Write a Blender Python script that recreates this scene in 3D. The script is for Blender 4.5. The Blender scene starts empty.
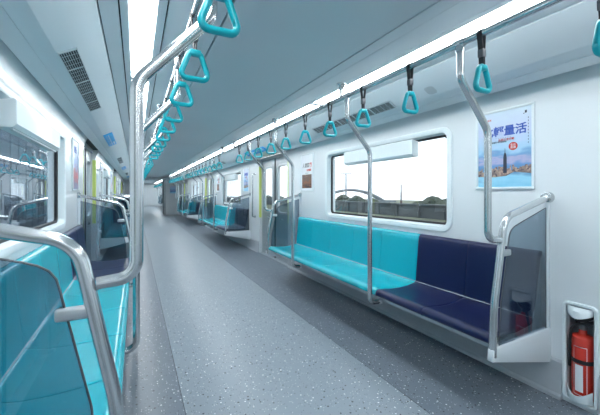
import bpy, bmesh, math, random
from mathutils import Vector, Matrix
random.seed(7)
PI = math.pi
SC = bpy.context.scene
COL = SC.collection

# ------------------------------------------------------------------ layout
CC = 0.80          # centre line of the ceiling fittings
CX = 0.83          # centre line of the car (camera stands at x = 0)
W = 1.42          # half width between the side walls
ZC = 2.08          # ceiling height
MOD = 5.76         # one seat bay + one door bay
END = 19.5         # bulkhead at the end of this car
CAR2 = 20.9        # next car begins
FAR = 33.2
BACK = -3.0

# ------------------------------------------------------------------ materials
def mat(name, col, rough=0.5, metal=0.0, noise=0.0, nscale=8.0, bump=0.0, bscale=40.0, coat=0.0, spec=0.5):
    m = bpy.data.materials.new(name); m.use_nodes = True
    nt = m.node_tree; b = nt.nodes['Principled BSDF']
    b.inputs['Base Color'].default_value = (*col, 1)
    b.inputs['Roughness'].default_value = rough
    b.inputs['Metallic'].default_value = metal
    b.inputs['Specular IOR Level'].default_value = spec
    if coat: b.inputs['Coat Weight'].default_value = coat; b.inputs['Coat Roughness'].default_value = 0.06
    tc = nt.nodes.new('ShaderNodeTexCoord')
    if noise:
        n = nt.nodes.new('ShaderNodeTexNoise'); n.inputs['Scale'].default_value = nscale
        r = nt.nodes.new('ShaderNodeValToRGB')
        r.color_ramp.elements[0].position = .35; r.color_ramp.elements[1].position = .65
        r.color_ramp.elements[0].color = (*[c*(1-noise) for c in col], 1)
        r.color_ramp.elements[1].color = (*[min(1, c*(1+noise)) for c in col], 1)
        nt.links.new(tc.outputs['Object'], n.inputs['Vector']); nt.links.new(n.outputs['Fac'], r.inputs['Fac'])
        nt.links.new(r.outputs['Color'], b.inputs['Base Color'])
    if bump:
        n = nt.nodes.new('ShaderNodeTexNoise'); n.inputs['Scale'].default_value = bscale
        bp = nt.nodes.new('ShaderNodeBump'); bp.inputs['Strength'].default_value = bump; bp.inputs['Distance'].default_value = .002
        nt.links.new(tc.outputs['Object'], n.inputs['Vector']); nt.links.new(n.outputs['Fac'], bp.inputs['Height'])
        nt.links.new(bp.outputs['Normal'], b.inputs['Normal'])
    return m

def emit(name, col, s):
    m = bpy.data.materials.new(name); m.use_nodes = True
    nt = m.node_tree; b = nt.nodes['Principled BSDF']
    b.inputs['Base Color'].default_value = (*col, 1)
    b.inputs['Emission Color'].default_value = (*col, 1); b.inputs['Emission Strength'].default_value = s
    return m

def pane_mat(name, tint, ior, rough=0.0, through=1.0, body=(0.02, .03, .04)):
    """thin sheet: fresnel reflection over tinted transmission"""
    m = bpy.data.materials.new(name); m.use_nodes = True
    nt = m.node_tree; nt.nodes.clear()
    out = nt.nodes.new('ShaderNodeOutputMaterial')
    tr = nt.nodes.new('ShaderNodeBsdfTransparent'); tr.inputs['Color'].default_value = (*tint, 1)
    gl = nt.nodes.new('ShaderNodeBsdfGlossy'); gl.inputs['Roughness'].default_value = rough
    gl.inputs['Color'].default_value = (.95, .97, 1, 1)
    df = nt.nodes.new('ShaderNodeBsdfDiffuse'); df.inputs['Color'].default_value = (*body, 1)
    fc = nt.nodes.new('ShaderNodeLayerWeight'); fc.inputs['Blend'].default_value = .5
    f0 = ((ior-1)/(ior+1))**2
    pw = nt.nodes.new('ShaderNodeMath'); pw.operation = 'POWER'; pw.inputs[1].default_value = 4.2
    lw = nt.nodes.new('ShaderNodeMath'); lw.operation = 'MULTIPLY_ADD'; lw.inputs[1].default_value = 1-f0; lw.inputs[2].default_value = f0
    nt.links.new(fc.outputs['Facing'], pw.inputs[0]); nt.links.new(pw.outputs[0], lw.inputs[0])
    m0 = nt.nodes.new('ShaderNodeMixShader'); m0.inputs[0].default_value = through
    mx = nt.nodes.new('ShaderNodeMixShader')
    nt.links.new(df.outputs[0], m0.inputs[1]); nt.links.new(tr.outputs[0], m0.inputs[2])
    nt.links.new(lw.outputs[0], mx.inputs[0]); nt.links.new(m0.outputs[0], mx.inputs[1]); nt.links.new(gl.outputs[0], mx.inputs[2])
    nt.links.new(mx.outputs[0], out.inputs[0])
    return m

M = {}
M['wall'] = mat('wall_panel', (.68, .735, .765), .17, noise=.012, nscale=3, coat=.0)
M['rim'] = mat('window_rim', (.72, .80, .83), .25)
M['skirt'] = mat('skirting_metal', (.42, .46, .50), .4, noise=.03)
M['ceil'] = mat('ceiling_panel', (.64, .70, .735), .36, metal=.05, noise=.02, nscale=1.2)
M['ceil2'] = mat('ceiling_side_panel', (.66, .72, .755), .36, metal=.05, noise=.015, nscale=1.5)
M['cove'] = mat('cove_panel', (.64, .715, .755), .4, noise=.015, nscale=1.5)
M['groove'] = mat('joint_rubber', (.018, .025, .03), .7)
M['steel'] = mat('brushed_steel', (.58, .61, .63), .22, metal=.9, bump=.04, bscale=90)
M['steel_dull'] = mat('dull_steel', (.50, .55, .58), .38, metal=.7, noise=.02)
M['door'] = mat('door_steel', (.36, .41, .44), .34, metal=.6, noise=.03, nscale=5)
M['bracket'] = mat('bracket_paint', (.62, .68, .72), .35)
M['teal'] = mat('turquoise_plastic', (.0, .43, .53), .24, noise=.02, nscale=3, coat=.3)
M['navy'] = mat('navy_plastic', (.006, .013, .065), .34, noise=.05, nscale=4, coat=.0, spec=.35)
M['ring'] = mat('strap_ring_plastic', (.0, .36, .43), .28)
M['band'] = mat('strap_webbing', (.015, .017, .022), .6, bump=.3, bscale=400)
M['clip'] = mat('strap_clip_plastic', (.10, .11, .125), .4)
M['black'] = mat('black_rubber', (.012, .014, .018), .45)
M['red'] = mat('extinguisher_red', (.60, .035, .020), .3, coat=.3)
M['white'] = mat('white_paint', (.72, .78, .80), .35)
M['paper'] = mat('paper_label', (.75, .80, .84), .6)
M['yellow'] = mat('yellow_green_strip', (.60, .72, .20), .5)
M['redprint'] = mat('red_print', (.55, .05, .04), .5)
M['blueprint'] = mat('blue_print', (.03, .09, .42), .5)
M['darkprint'] = mat('dark_print', (.03, .04, .07), .5)
M['sign'] = mat('blue_sign', (.02, .42, .85), .45, noise=.15, nscale=10)
M['orange'] = mat('orange_print', (.75, .22, .04), .5, noise=.3, nscale=9)
M['trim'] = mat('polished_trim', (.72, .76, .80), .2, metal=.5)  # pale metal for the added highlight line in the seat crease
M['light'] = emit('light_diffuser', (.955, .985, 1.0), 12.0)
M['glass'] = pane_mat('window_glass', (.86, .91, .93), 1.5)
M['tint'] = pane_mat('tinted_window_glass', (.66, .72, .76), 2.4)
M['screen'] = pane_mat('smoked_screen_glass', (.60, .67, .72), 1.6, through=.95, body=(.06, .10, .14))
M['grille'] = mat('grille_metal', (.48, .56, .60), .4, metal=.3)
M['concrete'] = mat('concrete', (.085, .095, .10), .9, noise=.25, nscale=.6)
M['depot'] = mat('depot_cladding', (.23, .27, .32), .7, noise=.1, nscale=.5)  # mid grey for the added backdrop outside the left windows
M['grass'] = mat('dry_grass', (.12, .13, .085), 1.0, noise=.35, nscale=.5)
M['leaf'] = mat('dark_foliage', (.03, .04, .025), .9, noise=.4, nscale=3)
M['bark'] = mat('bark', (.06, .045, .035), .9, noise=.3)
M['bridge'] = mat('bridge_steel', (.16, .18, .20), .6, noise=.1)
M['brick'] = mat('chimney_brick', (.08, .05, .05), .8, noise=.2)

def floor_mat(name, base):
    m = mat(name, base, .32)
    nt = m.node_tree; b = nt.nodes['Principled BSDF']
    tc = nt.nodes.new('ShaderNodeTexCoord')
    cur = None
    nz = nt.nodes.new('ShaderNodeTexNoise'); nz.inputs['Scale'].default_value = 260
    mx0 = nt.nodes.new('ShaderNodeMix'); mx0.data_type = 'RGBA'
    mx0.inputs['A'].default_value = (*[c*.90 for c in base], 1); mx0.inputs['B'].default_value = (*[c*1.10 for c in base], 1)
    nt.links.new(tc.outputs['Object'], nz.inputs['Vector']); nt.links.new(nz.outputs['Fac'], mx0.inputs['Factor'])
    cur = mx0.outputs['Result']
    for scale, col, rad, off, dens in ((34, (.03, .035, .045), .20, 0, .38), (38, (.80, .84, .86), .17, 3.3, .33), (75, (.07, .085, .11), .22, 7.1, .35), (80, (.60, .66, .70), .20, 9.7, .3)):
        mp = nt.nodes.new('ShaderNodeMapping'); mp.inputs['Location'].default_value = (off, off*.7, 0)
        mp.inputs['Scale'].default_value = (1, 1, 0)
        v = nt.nodes.new('ShaderNodeTexVoronoi'); v.inputs['Scale'].default_value = scale
        nt.links.new(tc.outputs['Object'], mp.inputs['Vector']); nt.links.new(mp.outputs['Vector'], v.inputs['Vector'])
        l1 = nt.nodes.new('ShaderNodeMath'); l1.operation = 'LESS_THAN'; l1.inputs[1].default_value = rad
        nt.links.new(v.outputs['Distance'], l1.inputs[0])
        sp = nt.nodes.new('ShaderNodeSeparateColor'); nt.links.new(v.outputs['Color'], sp.inputs[0])
        l2 = nt.nodes.new('ShaderNodeMath'); l2.operation = 'LESS_THAN'; l2.inputs[1].default_value = dens
        nt.links.new(sp.outputs[0], l2.inputs[0])
        mu = nt.nodes.new('ShaderNodeMath'); mu.operation = 'MULTIPLY'
        nt.links.new(l1.outputs[0], mu.inputs[0]); nt.links.new(l2.outputs[0], mu.inputs[1])
        mx = nt.nodes.new('ShaderNodeMix'); mx.data_type = 'RGBA'
        nt.links.new(mu.outputs[0], mx.inputs['Factor']); nt.links.new(cur, mx.inputs['A']); mx.inputs['B'].default_value = (*col, 1)
        cur = mx.outputs['Result']
    nt.links.new(cur, b.inputs['Base Color'])
    return m
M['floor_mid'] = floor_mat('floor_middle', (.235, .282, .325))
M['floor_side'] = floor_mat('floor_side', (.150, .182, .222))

# ------------------------------------------------------------------ mesh helpers
def box(bm, x0, x1, y0, y1, z0, z1, mi=0):
    vs = [bm.verts.new(p) for p in ((x0,y0,z0),(x1,y0,z0),(x1,y1,z0),(x0,y1,z0),(x0,y0,z1),(x1,y0,z1),(x1,y1,z1),(x0,y1,z1))]
    for f in ((0,3,2,1),(4,5,6,7),(0,1,5,4),(1,2,6,5),(2,3,7,6),(3,0,4,7)):
        bm.faces.new([vs[i] for i in f]).material_index = mi
def bbox(bm, x0, x1, y0, y1, z0, z1, b=.004, seg=2):
    t = bmesh.new(); box(t, x0, x1, y0, y1, z0, z1)
    bmesh.ops.bevel(t, geom=t.edges[:], offset=b, segments=seg, profile=.5, affect='EDGES')
    merge(bm, t)
def merge(bm, t, mi=None):
    mp = {v: bm.verts.new(v.co) for v in t.verts}
    for f in t.faces:
        try: nf = bm.faces.new([mp[v] for v in f.verts]); nf.material_index = f.material_index if mi is None else mi; nf.smooth = f.smooth
        except ValueError: pass
    t.free()
def rounded(pts, r, n=8):
    """polyline with filleted corners; r is a number or a list per inner corner"""
    pts = [Vector(p) for p in pts]; out = [pts[0]]
    for i in range(1, len(pts)-1):
        ri = r if not isinstance(r, (list, tuple)) else r[i-1]
        p, a, b = pts[i], pts[i-1]-pts[i], pts[i+1]-pts[i]
        la, lb = a.length, b.length; a.normalize(); b.normalize()
        ang = a.angle(b)
        if ang > PI-.02 or ri <= 0: out.append(p); continue
        d = min(ri/math.tan(ang/2), la*.49, lb*.49); rr = d*math.tan(ang/2)
        c = p + (a+b).normalized()*(rr/math.sin(ang/2))
        s, e = p+a*d-c, p+b*d-c
        for k in range(n+1):
            out.append(c + s.normalized().slerp(e.normalized(), k/n)*rr)
    out.append(pts[-1]); return out
def tube(bm, path, r, seg=14, cap=True, closed=False, sx=1.0):
    path = [Vector(p) for p in path]; n = len(path); rings = []
    def tang(i):
        if closed: return (path[(i+1)%n]-path[i-1]).normalized()
        if i == 0: return (path[1]-path[0]).normalized()
        if i == n-1: return (path[-1]-path[-2]).normalized()
        return ((path[i+1]-path[i]).normalized()+(path[i]-path[i-1]).normalized()).normalized()
    t0 = tang(0); up = Vector((0,1,0)) if abs(t0.y) < .9 else Vector((0,0,1))
    nrm = (up - t0*up.dot(t0)).normalized()
    for i in range(n):
        t = tang(i); nrm = (nrm - t*nrm.dot(t)).normalized(); bn = t.cross(nrm)
        ri = r[i] if isinstance(r, (list, tuple)) else r
        rings.append([bm.verts.new(path[i] + nrm*math.cos(2*PI*k/seg)*ri*sx + bn*math.sin(2*PI*k/seg)*ri) for k in range(seg)])
    m = n if closed else n-1
    for i in range(m):
        a, b = rings[i], rings[(i+1)%n]
        for k in range(seg):
            f = bm.faces.new((a[k], a[(k+1)%seg], b[(k+1)%seg], b[k])); f.smooth = True
    if cap and not closed:
        bm.faces.new(rings[0][::-1]); bm.faces.new(rings[-1])
def prism(bm, poly, axis, a0, a1, mi=0, smooth=False, cap=True):
    """poly of 2d points extruded along axis: 'y' -> (x,z), 'x' -> (y,z), 'z' -> (x,y)"""
    def P(p, a):
        return (p[0], a, p[1]) if axis == 'y' else (a, p[0], p[1]) if axis == 'x' else (p[0], p[1], a)
    A = [bm.verts.new(P(p, a0)) for p in poly]; B = [bm.verts.new(P(p, a1)) for p in poly]; n = len(poly)
    for i in range(n):
        f = bm.faces.new((A[i], A[(i+1)%n], B[(i+1)%n], B[i])); f.material_index = mi; f.smooth = smooth
    if cap:
        bm.faces.new(A[::-1]).material_index = mi; bm.faces.new(B).material_index = mi
def rrect(cy, cz, w, h, r, n=6):
    pts = []
    for (sy, sz, a0) in ((1,1,0),(-1,1,90),(-1,-1,180),(1,-1,270)):
        for k in range(n+1):
            a = math.radians(a0+90*k/n)
            pts.append((cy+sy*(w/2-r)+r*math.cos(a), cz+sz*(h/2-r)+r*math.sin(a)))
    return pts
def loft(bm, loops, mi=0, smooth=False, closed=True):
    R = [[bm.verts.new(p) for p in lp] for lp in loops]
    n = len(R[0])
    for a, b in zip(R, R[1:]):
        for k in range(n if closed else n-1):
            f = bm.faces.new((a[k], a[(k+1)%n], b[(k+1)%n], b[k])); f.material_index = mi; f.smooth = smooth
    return R
def lathe(bm, prof, c=(0,0), seg=24):
    loops = [[(c[0]+r*math.cos(2*PI*k/seg), c[1]+r*math.sin(2*PI*k/seg), z) for k in range(seg)] for r, z in prof]
    R = loft(bm, loops, smooth=True)
    if prof[0][0] > 1e-4: bm.faces.new(R[0][::-1])
    if prof[-1][0] > 1e-4: bm.faces.new(R[-1])

def obj(name, bm, mats, parent=None, loc=(0,0,0), rot=(0,0,0), auto=35):
    bmesh.ops.remove_doubles(bm, verts=bm.verts[:], dist=1e-6)
    bmesh.ops.recalc_face_normals(bm, faces=bm.faces[:])
    me = bpy.data.meshes.new(name); 
    if auto:
        for f in bm.faces: f.smooth = True
        lim = math.radians(auto)
        for e in bm.edges:
            if len(e.link_faces) == 2 and e.calc_face_angle(0) > lim: e.smooth = False
            if len(e.link_faces) != 2: e.smooth = False
    bm.to_mesh(me); bm.free()
    if not isinstance(mats, (list, tuple)): mats = [mats]
    for m in mats: me.materials.append(m)
    o = bpy.data.objects.new(name, me); COL.objects.link(o)
    o.location = loc; o.rotation_euler = rot
    if parent: o.parent = parent
    return o
def tag(o, label=None, cat=None, group=None, kind=None):
    if label: o['label'] = label
    if cat: o['category'] = cat
    if group: o['group'] = group
    if kind: o['kind'] = kind
    return o
def thing(name, label, cat, loc, rz=0, group=None, kind=None):
    o = bpy.data.objects.new(name, None); COL.objects.link(o); o.empty_display_size = .1
    o.location = loc; o.rotation_euler = (0, 0, rz)
    return tag(o, label, cat, group, kind)
def copy_tree(o, parent=None):
    c = o.copy(); COL.objects.link(c); c.parent = parent
    for ch in [x for x in bpy.data.objects if x.parent == o]:
        copy_tree(ch, c)
    return c
used = set()
def place(proto, side, xo, y, z, label, group, c=None):
    """side +1 right, -1 left; the prototype itself stands at its first place"""
    o = proto if proto.name not in used else copy_tree(proto)
    used.add(proto.name); used.add(o.name)
    o.location = ((CX if c is None else c) + side*xo, y, z); o.rotation_euler = (0, 0, 0 if side > 0 else PI)
    tag(o, label, None, group); return o
def struct(o, label, cat='structure'):
    return tag(o, label, cat, None, 'structure')

ORD = ['first','second','third','fourth','fifth','sixth','seventh','eighth','ninth','tenth','eleventh','twelfth','thirteenth']
SN = {1: 'right', -1: 'left'}
MODS = [0, 1, 2]
MODW = {0: 'nearest', 1: 'second', 2: 'third', 3: 'fourth', 4: 'fifth'}
MODY = {0: 0.0, 1: MOD, 2: 2*MOD, 3: CAR2-.95+.35, 4: CAR2-.95+.35+MOD}

# ------------------------------------------------------------------ floor
bm = bmesh.new()
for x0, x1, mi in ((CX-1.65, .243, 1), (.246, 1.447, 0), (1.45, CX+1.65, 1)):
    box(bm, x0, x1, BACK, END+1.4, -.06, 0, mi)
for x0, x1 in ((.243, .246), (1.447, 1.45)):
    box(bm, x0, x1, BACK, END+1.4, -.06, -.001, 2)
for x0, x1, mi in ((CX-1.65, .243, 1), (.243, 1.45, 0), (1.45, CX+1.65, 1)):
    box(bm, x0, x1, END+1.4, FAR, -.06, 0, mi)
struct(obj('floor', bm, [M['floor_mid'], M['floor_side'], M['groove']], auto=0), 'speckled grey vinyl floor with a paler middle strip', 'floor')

# ------------------------------------------------------------------ ceiling (profile run along the car)
def ceiling_side(bm, s, y0, y1):
    P = lambda a, z: (CC+s*a, z)
    def strip(a0, z0, a1, z1, mi, th=.03):
        prism(bm, [P(a0,z0), P(a1,z1), P(a1,z1+th), P(a0,z0+th)], 'y', y0, y1, mi)
    strip(0, ZC, .404, ZC, 0)
    strip(.404, ZC+.02, .414, ZC+.02, 2)
    strip(.414, ZC, .497, ZC-.001, 1)
    strip(.497, ZC+.012, .501, ZC+.012, 2)
    strip(.501, ZC, .664, ZC, 1)
    strip(.664, ZC+.02, .671, ZC+.02, 2)
    strip(.671, ZC+.001, .704, ZC+.001, 1)
    # light recess
    strip(.704, ZC+.001, .710, ZC+.001, 1); strip(.706, ZC+.045, .838, ZC+.045, 1); strip(.832, ZC+.001, .866, ZC+.001, 1)
    for a in (.708, .832): prism(bm, [P(a, ZC+.005), P(a+.003, ZC+.005), P(a+.003, ZC+.05), P(a, ZC+.05)], 'y', y0, y1, 1)
    strip(.866, ZC+.02, .874, ZC+.02, 2)
    strip(.874, ZC, .950, ZC-.012, 1)
    strip(.950, ZC+.012, .957, ZC+.012, 2)
    pr = [(.957, 2.062), (1.01, 2.030), (1.075, 1.992), (1.166, 1.943), (1.215, 1.925), (1.242, 1.918)]
    for (a, b) in zip(pr, pr[1:]): strip(*a, *b, 3)
    strip(1.242, 1.920, 1.246, 1.918, 1)
    strip(1.246, 1.914, 1.322, 1.888, 1)
    strip(1.322, 1.888, 1.326, 1.93, 1)
    strip(1.326, 1.925, 1.47, 1.925, 2)
def build_ceiling(y0, y1, name, label):
    bm = bmesh.new()
    cuts = [y0]
    y = 5.86 - 2*MOD
    while y < y1:
        if y > y0+.3: cuts += [y]
        y += MOD
    cuts.append(y1)
    for a, b in zip(cuts, cuts[1:]):
        for s in (1, -1): ceiling_side(bm, s, a+.004, b-.004)
    box(bm, CX-1.47, CX+1.47, y0, y1, ZC+.09, ZC+.12, 2)
    o = obj(name, bm, [M['ceil'], M['ceil2'], M['groove'], M['cove']], auto=30)
    struct(o, label, 'ceiling')
build_ceiling(BACK, END, 'ceiling', 'blue-grey panelled ceiling of the near car with dark joints and curved coves')
build_ceiling(CAR2, FAR, 'ceiling', 'panelled ceiling of the next car beyond the gangway')

# ------------------------------------------------------------------ side walls with real openings
WY, WZ, WW, WH = 2.70, 1.330, 1.82, .775        # window opening
DY0, DY1, DZ = 4.86, 6.25, 1.80                # door opening
NY0, NY1, NZ0, NZ1 = .842, .972, .04, .575     # extinguisher niche
def side_wall(s, y0, y1, mods, niches):
    holes = []
    for m in mods:
        b = MODY[m] if m in MODY else m*MOD
        holes.append((b+WY-WW/2-.02, b+WY+WW/2+.02, WZ-WH/2-.02, WZ+WH/2+.02))
        holes.append((b+DY0, b+DY1, -.01, 1.76))
    for m in niches:
        b = MODY[m]; holes.append((b+NY0, b+NY1, NZ0, NZ1))
    ys = sorted({y0, y1, *[h[0] for h in holes], *[h[1] for h in holes]}); ys = [y for y in ys if y0 <= y <= y1]
    zs = sorted({-.01, 1.76, *[h[2] for h in holes], *[h[3] for h in holes]})
    def solid(i, j):
        if i < 0 or j < 0 or i >= len(ys)-1 or j >= len(zs)-1: return False
        cy, cz = (ys[i]+ys[i+1])/2, (zs[j]+zs[j+1])/2
        return not any(h[0] < cy < h[1] and h[2] < cz < h[3] for h in holes)
    bm = bmesh.new(); xi, xo = CX+s*W, CX+s*(W+.13)
    V = {}
    def v(x, y, z):
        k = (round(x,4), round(y,4), round(z,4))
        if k not in V: V[k] = bm.verts.new((x, y, z))
        return V[k]
    for i in range(len(ys)-1):
        for j in range(len(zs)-1):
            if not solid(i, j): continue
            a, b, c, d = ys[i], ys[i+1], zs[j], zs[j+1]
            bm.faces.new((v(xi,a,c), v(xi,b,c), v(xi,b,d), v(xi,a,d)))
            bm.faces.new((v(xo,a,c), v(xo,a,d), v(xo,b,d), v(xo,b,c)))
            if not solid(i-1,j): bm.faces.new((v(xi,a,c), v(xi,a,d), v(xo,a,d), v(xo,a,c)))
            if not solid(i+1,j): bm.faces.new((v(xi,b,c), v(xo,b,c), v(xo,b,d), v(xi,b,d)))
            if not solid(i,j-1): bm.faces.new((v(xi,a,c), v(xo,a,c), v(xo,b,c), v(xi,b,c)))
            if not solid(i,j+1): bm.faces.new((v(xi,a,d), v(xi,b,d), v(xo,b,d), v(xo,a,d)))
    # curved header above, leaning in to the cove
    prof = []
    for k in range(9):
        a = math.radians(24*k/8)
        prof.append((CX+s*(W-.25*(1-math.cos(a))), 1.76+.25*math.sin(a)))
    prof.append((CX+s*(W-.25*(1-math.cos(a))-.063*math.tan(a)), 1.76+.25*math.sin(a)+.063))
    poly = prof + [(CX+s*(W+.13), prof[-1][1]), (CX+s*(W+.13), 1.76)]
    ds = sorted((h[0], h[1]) for h in holes if h[2] < 0)
    y = y0
    for a, b in ds:
        if a > y: prism(bm, poly, 'y', y, a)
        box(bm, *sorted((CX+s*(W+.035), CX+s*(W+.13))), a, b, 1.868, prof[-1][1])
        y = b
    if y < y1: prism(bm, poly, 'y', y, y1)
    ob_ = obj('wall_' + SN[s], bm, M['wall'], auto=25)
    return struct(ob_, f'pale glossy side wall on the {SN[s]}' + (' of the next car' if y0 > 15 else ' with window and door openings'), 'wall')
side_wall(1, BACK, END, [-1, 0, 1, 2], [0])
side_wall(-1, BACK, END, [-1, 0, 1, 2], [1])
side_wall(1, CAR2, FAR, [3, 4], []); side_wall(-1, CAR2, FAR, [3, 4], [])

# baseboards: metal skirting with a small ledge
def skirt(s, segs, name, label):
    bm = bmesh.new()
    for a, b in segs:
        X = lambda d: CX+s*(W-d)
        prism(bm, [(X(0), 0), (X(.03), 0), (X(.028), .018), (X(.016), .03), (X(.012), .215), (X(.0), .228)], 'y', a, b)
    struct(obj(name, bm, M['skirt'], auto=30), label, 'baseboard')
for s in (1, -1):
    segs = []; y = BACK
    for m in (-1, 0, 1, 2):
        b = m*MOD
        if (s > 0 and m == 0) or (s < 0 and m == 1):
            segs += [(y, b+NY0-.02), (b+NY1+.02, b+DY0-.02)]
        else: segs.append((y, b+DY0-.02))
        y = b+DY1+.02
    segs.append((y, END))
    segs = [q for q in segs if q[1] > q[0]]
    skirt(s, segs, 'baseboard_'+SN[s], f'grey metal skirting along the {SN[s]} wall')
    b3, b4 = MODY[3], MODY[4]
    skirt(s, [(CAR2, b3+DY0-.02), (b3+DY1+.02, b4+DY0-.02), (b4+DY1+.02, FAR)], 'baseboard_'+SN[s], f'grey metal skirting on the {SN[s]} in the next car')

# ------------------------------------------------------------------ windows
win_n = 0
def make_window(s, y):
    global win_n; win_n += 1
    rz = 0 if s > 0 else PI
    t = bpy.data.objects.new(f'window_{win_n}', None); COL.objects.link(t)
    t.location = (CX+s*W, y, WZ-WH/2-.05); t.rotation_euler = (0,0,rz)
    z0 = WH/2+.05
    # rim: rounded ring, proud of the wall
    bm = bmesh.new()
    L = lambda x, w, h, r: [(x, p[0], p[1]) for p in rrect(0, z0, w, h, r)]
    loft(bm, [L(.0, WW+.11, WH+.09, .10), L(-.012, WW+.10, WH+.08, .095), L(-.014, WW+.06, WH+.045, .075), L(-.006, WW+.01, WH+.0, .055), L(.05, WW-.03, WH-.03, .045), L(.055, WW-.03, WH-.03, .045)], smooth=True)
    obj('window_frame', bm, M['rim'], t, auto=50)
    bm = bmesh.new()
    loft(bm, [L(.050, WW+.04, WH+.04, .07), L(.040, WW-.028, WH-.028, .045), L(.046, WW-.062, WH-.062, .04), L(.060, WW-.062, WH-.062, .04), L(.07, WW+.04, WH+.04, .07)])
    obj('rubber_gasket', bm, M['black'], t)
    bm = bmesh.new(); box(bm, .055, .060, -WW/2+.0, WW/2-.0, z0-WH/2, z0+WH/2)
    obj('glass_pane', bm, M['glass' if s > 0 else 'tint'], t)
    where = {1: 'right', -1: 'left'}[s]
    k = round((y-WY)/MOD) if y < 18 else 3 + round((y-MODY[3]-WY)/MOD)
    tag(t, f'wide rounded window on the {where} side, ' + ({-1: 'behind the viewer', 0: 'nearest', 1: 'second along the car', 2: 'third along the car', 3: 'first in the next car', 4: 'last in the next car'}[k]), 'window', None, 'structure')
for s in (1, -1):
    for m in (-1, 0, 1, 2, 3, 4):
        make_window(s, (MODY[m] if m in MODY else m*MOD)+WY)

# ------------------------------------------------------------------ doors (two sliding leaves in a recess)
door_n = 0
def make_door(s, b, word):
    global door_n; door_n += 1
    rz = 0 if s > 0 else PI
    yc = (DY0+DY1)/2; half = (DY1-DY0)/2
    t = bpy.data.objects.new(f'door_{door_n}', None); COL.objects.link(t)
    t.location = (CX+s*W, b+yc, 0); t.rotation_euler = (0,0,rz)
    tag(t, f'pair of grey steel sliding doors on the {SN[s]}, {word}', 'door', None, 'structure')
    for q in (1, -1):
        bm = bmesh.new()
        y0, y1 = (.004, half+.03) if q > 0 else (-half-.03, -.004)
        cy, cz, w, h = q*half*.5, 1.29, .42, .86
        outer = [(y0, .01), (y1, .01), (y1, DZ+.08), (y0, DZ+.08)]
        # leaf skin with window hole: four slabs plus rounded frame
        for (a, c, z0, z1) in ((y0, cy-w/2, .01, DZ+.08), (cy+w/2, y1, .01, DZ+.08), (cy-w/2, cy+w/2, .01, cz-h/2), (cy-w/2, cy+w/2, cz+h/2, DZ+.08)):
            box(bm, .065, .10, a, c, z0, z1)
        leaf = obj('door_leaf', bm, M['door'], t)
        L = lambda x, w_, h_, r: [(x, p[0], p[1]) for p in rrect(cy, cz, w_, h_, r)]
        bm = bmesh.new()
        loft(bm, [L(.066, w+.05, h+.05, .09), L(.058, w+.04, h+.04, .085), L(.058, w-.02, h-.02, .07), L(.085, w-.04, h-.04, .06)], smooth=True)
        obj('window_frame', bm, M['steel_dull'], leaf, auto=40)
        bm = bmesh.new(); box(bm, .083, .087, cy-w/2-.005, cy+w/2+.005, cz-h/2-.005, cz+h/2+.005)
        obj('glass_pane', bm, M['glass' if s > 0 else 'tint'], leaf)
        bm = bmesh.new(); box(bm, .055, .068, (.003 if q > 0 else -.018), (.018 if q > 0 else -.003), .01, DZ+.06)
        obj('rubber_edge', bm, M['black'], leaf)
        bm = bmesh.new(); box(bm, .052, .066, cy-.05, cy+.05, .96-.22, .98-.22); 
        bbox(bm, .048, .066, cy-.045, cy+.045, .735, .765, .004)
        obj('door_handle', bm, M['steel'], leaf)
    for q in (1, -1):
        bm = bmesh.new()
        y = q*(half-.0005)
        box(bm, .004, .046, y-.004, y+.004, .72, DZ-.04)
        # wraps on to the wall face
        box(bm, -.003, .006, min(y, y+q*.022), max(y, y+q*.014), .72, DZ-.04)
        obj('warning_strip', bm, M['yellow'], t)['label'] = 'yellow-green strip on the door edge'
    bm = bmesh.new(); box(bm, .0, .12, -half, half, -.002, .006)
    for k in range(9): box(bm, .01, .11, -half+.02+k*.15, -half+.13+k*.15, .006, .009)
    obj('threshold', bm, M['steel_dull'], t)
for s in (1, -1):
    for m, w in ((-1, 'beside the viewer'), (0, 'nearest pair ahead'), (1, 'second pair ahead'), (2, 'third pair ahead'), (3, 'first pair in the next car'), (4, 'second pair in the next car')):
        make_door(s, MODY[m] if m in MODY else m*MOD, w)

# ------------------------------------------------------------------ bulkheads and gangway
def bulkhead(y, y1, half, ztop, name, label):
    bm = bmesh.new()
    box(bm, CX-W, CX-half, y, y1, 0, ZC+.1); box(bm, CX+half, CX+W, y, y1, 0, ZC+.1); box(bm, CX-half, CX+half, y, y1, ztop, ZC+.1)
    struct(obj(name, bm, M['wall']), label, 'wall')
bulkhead(END, END+.08, .66, 1.98, 'wall_gangway', 'end wall of the near car framing the gangway')
bulkhead(CAR2-.08, CAR2, .66, 1.98, 'wall_gangway', 'end wall of the next car beyond the gangway')
bm = bmesh.new()
for s in (1, -1):
    pl = []
    n = 14
    for k in range(n*2+1):
        y = END+.08 + (CAR2-.08-END-.08)*k/(n*2); pl.append((CX+s*(.58+.03*(k%2)), y))
    poly = pl + [(CX+s*.70, CAR2-.08), (CX+s*.70, END+.08)]
    prism(bm, poly, 'z', 0, 2.02)
box(bm, CX-.7, CX+.7, END+.08, CAR2-.08, 2.0, 2.05)
struct(obj('trim_1', bm, M['door'], auto=0), 'grey pleated gangway lining between the two cars', 'gangway')
bm = bmesh.new(); box(bm, CX-W, CX+W, FAR, FAR+.08, 0, ZC+.12)
box(bm, CX-.35, CX+.35, FAR-.02, FAR, 0, 1.95)
struct(obj('wall_far', bm, M['wall']), 'far end wall closing the next car', 'wall')
bm = bmesh.new(); box(bm, CX-W-.1, CX+W+.1, BACK-.08, BACK, 0, ZC+.12)
struct(obj('wall_back', bm, M['wall']), 'end wall behind the viewer', 'wall')

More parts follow.
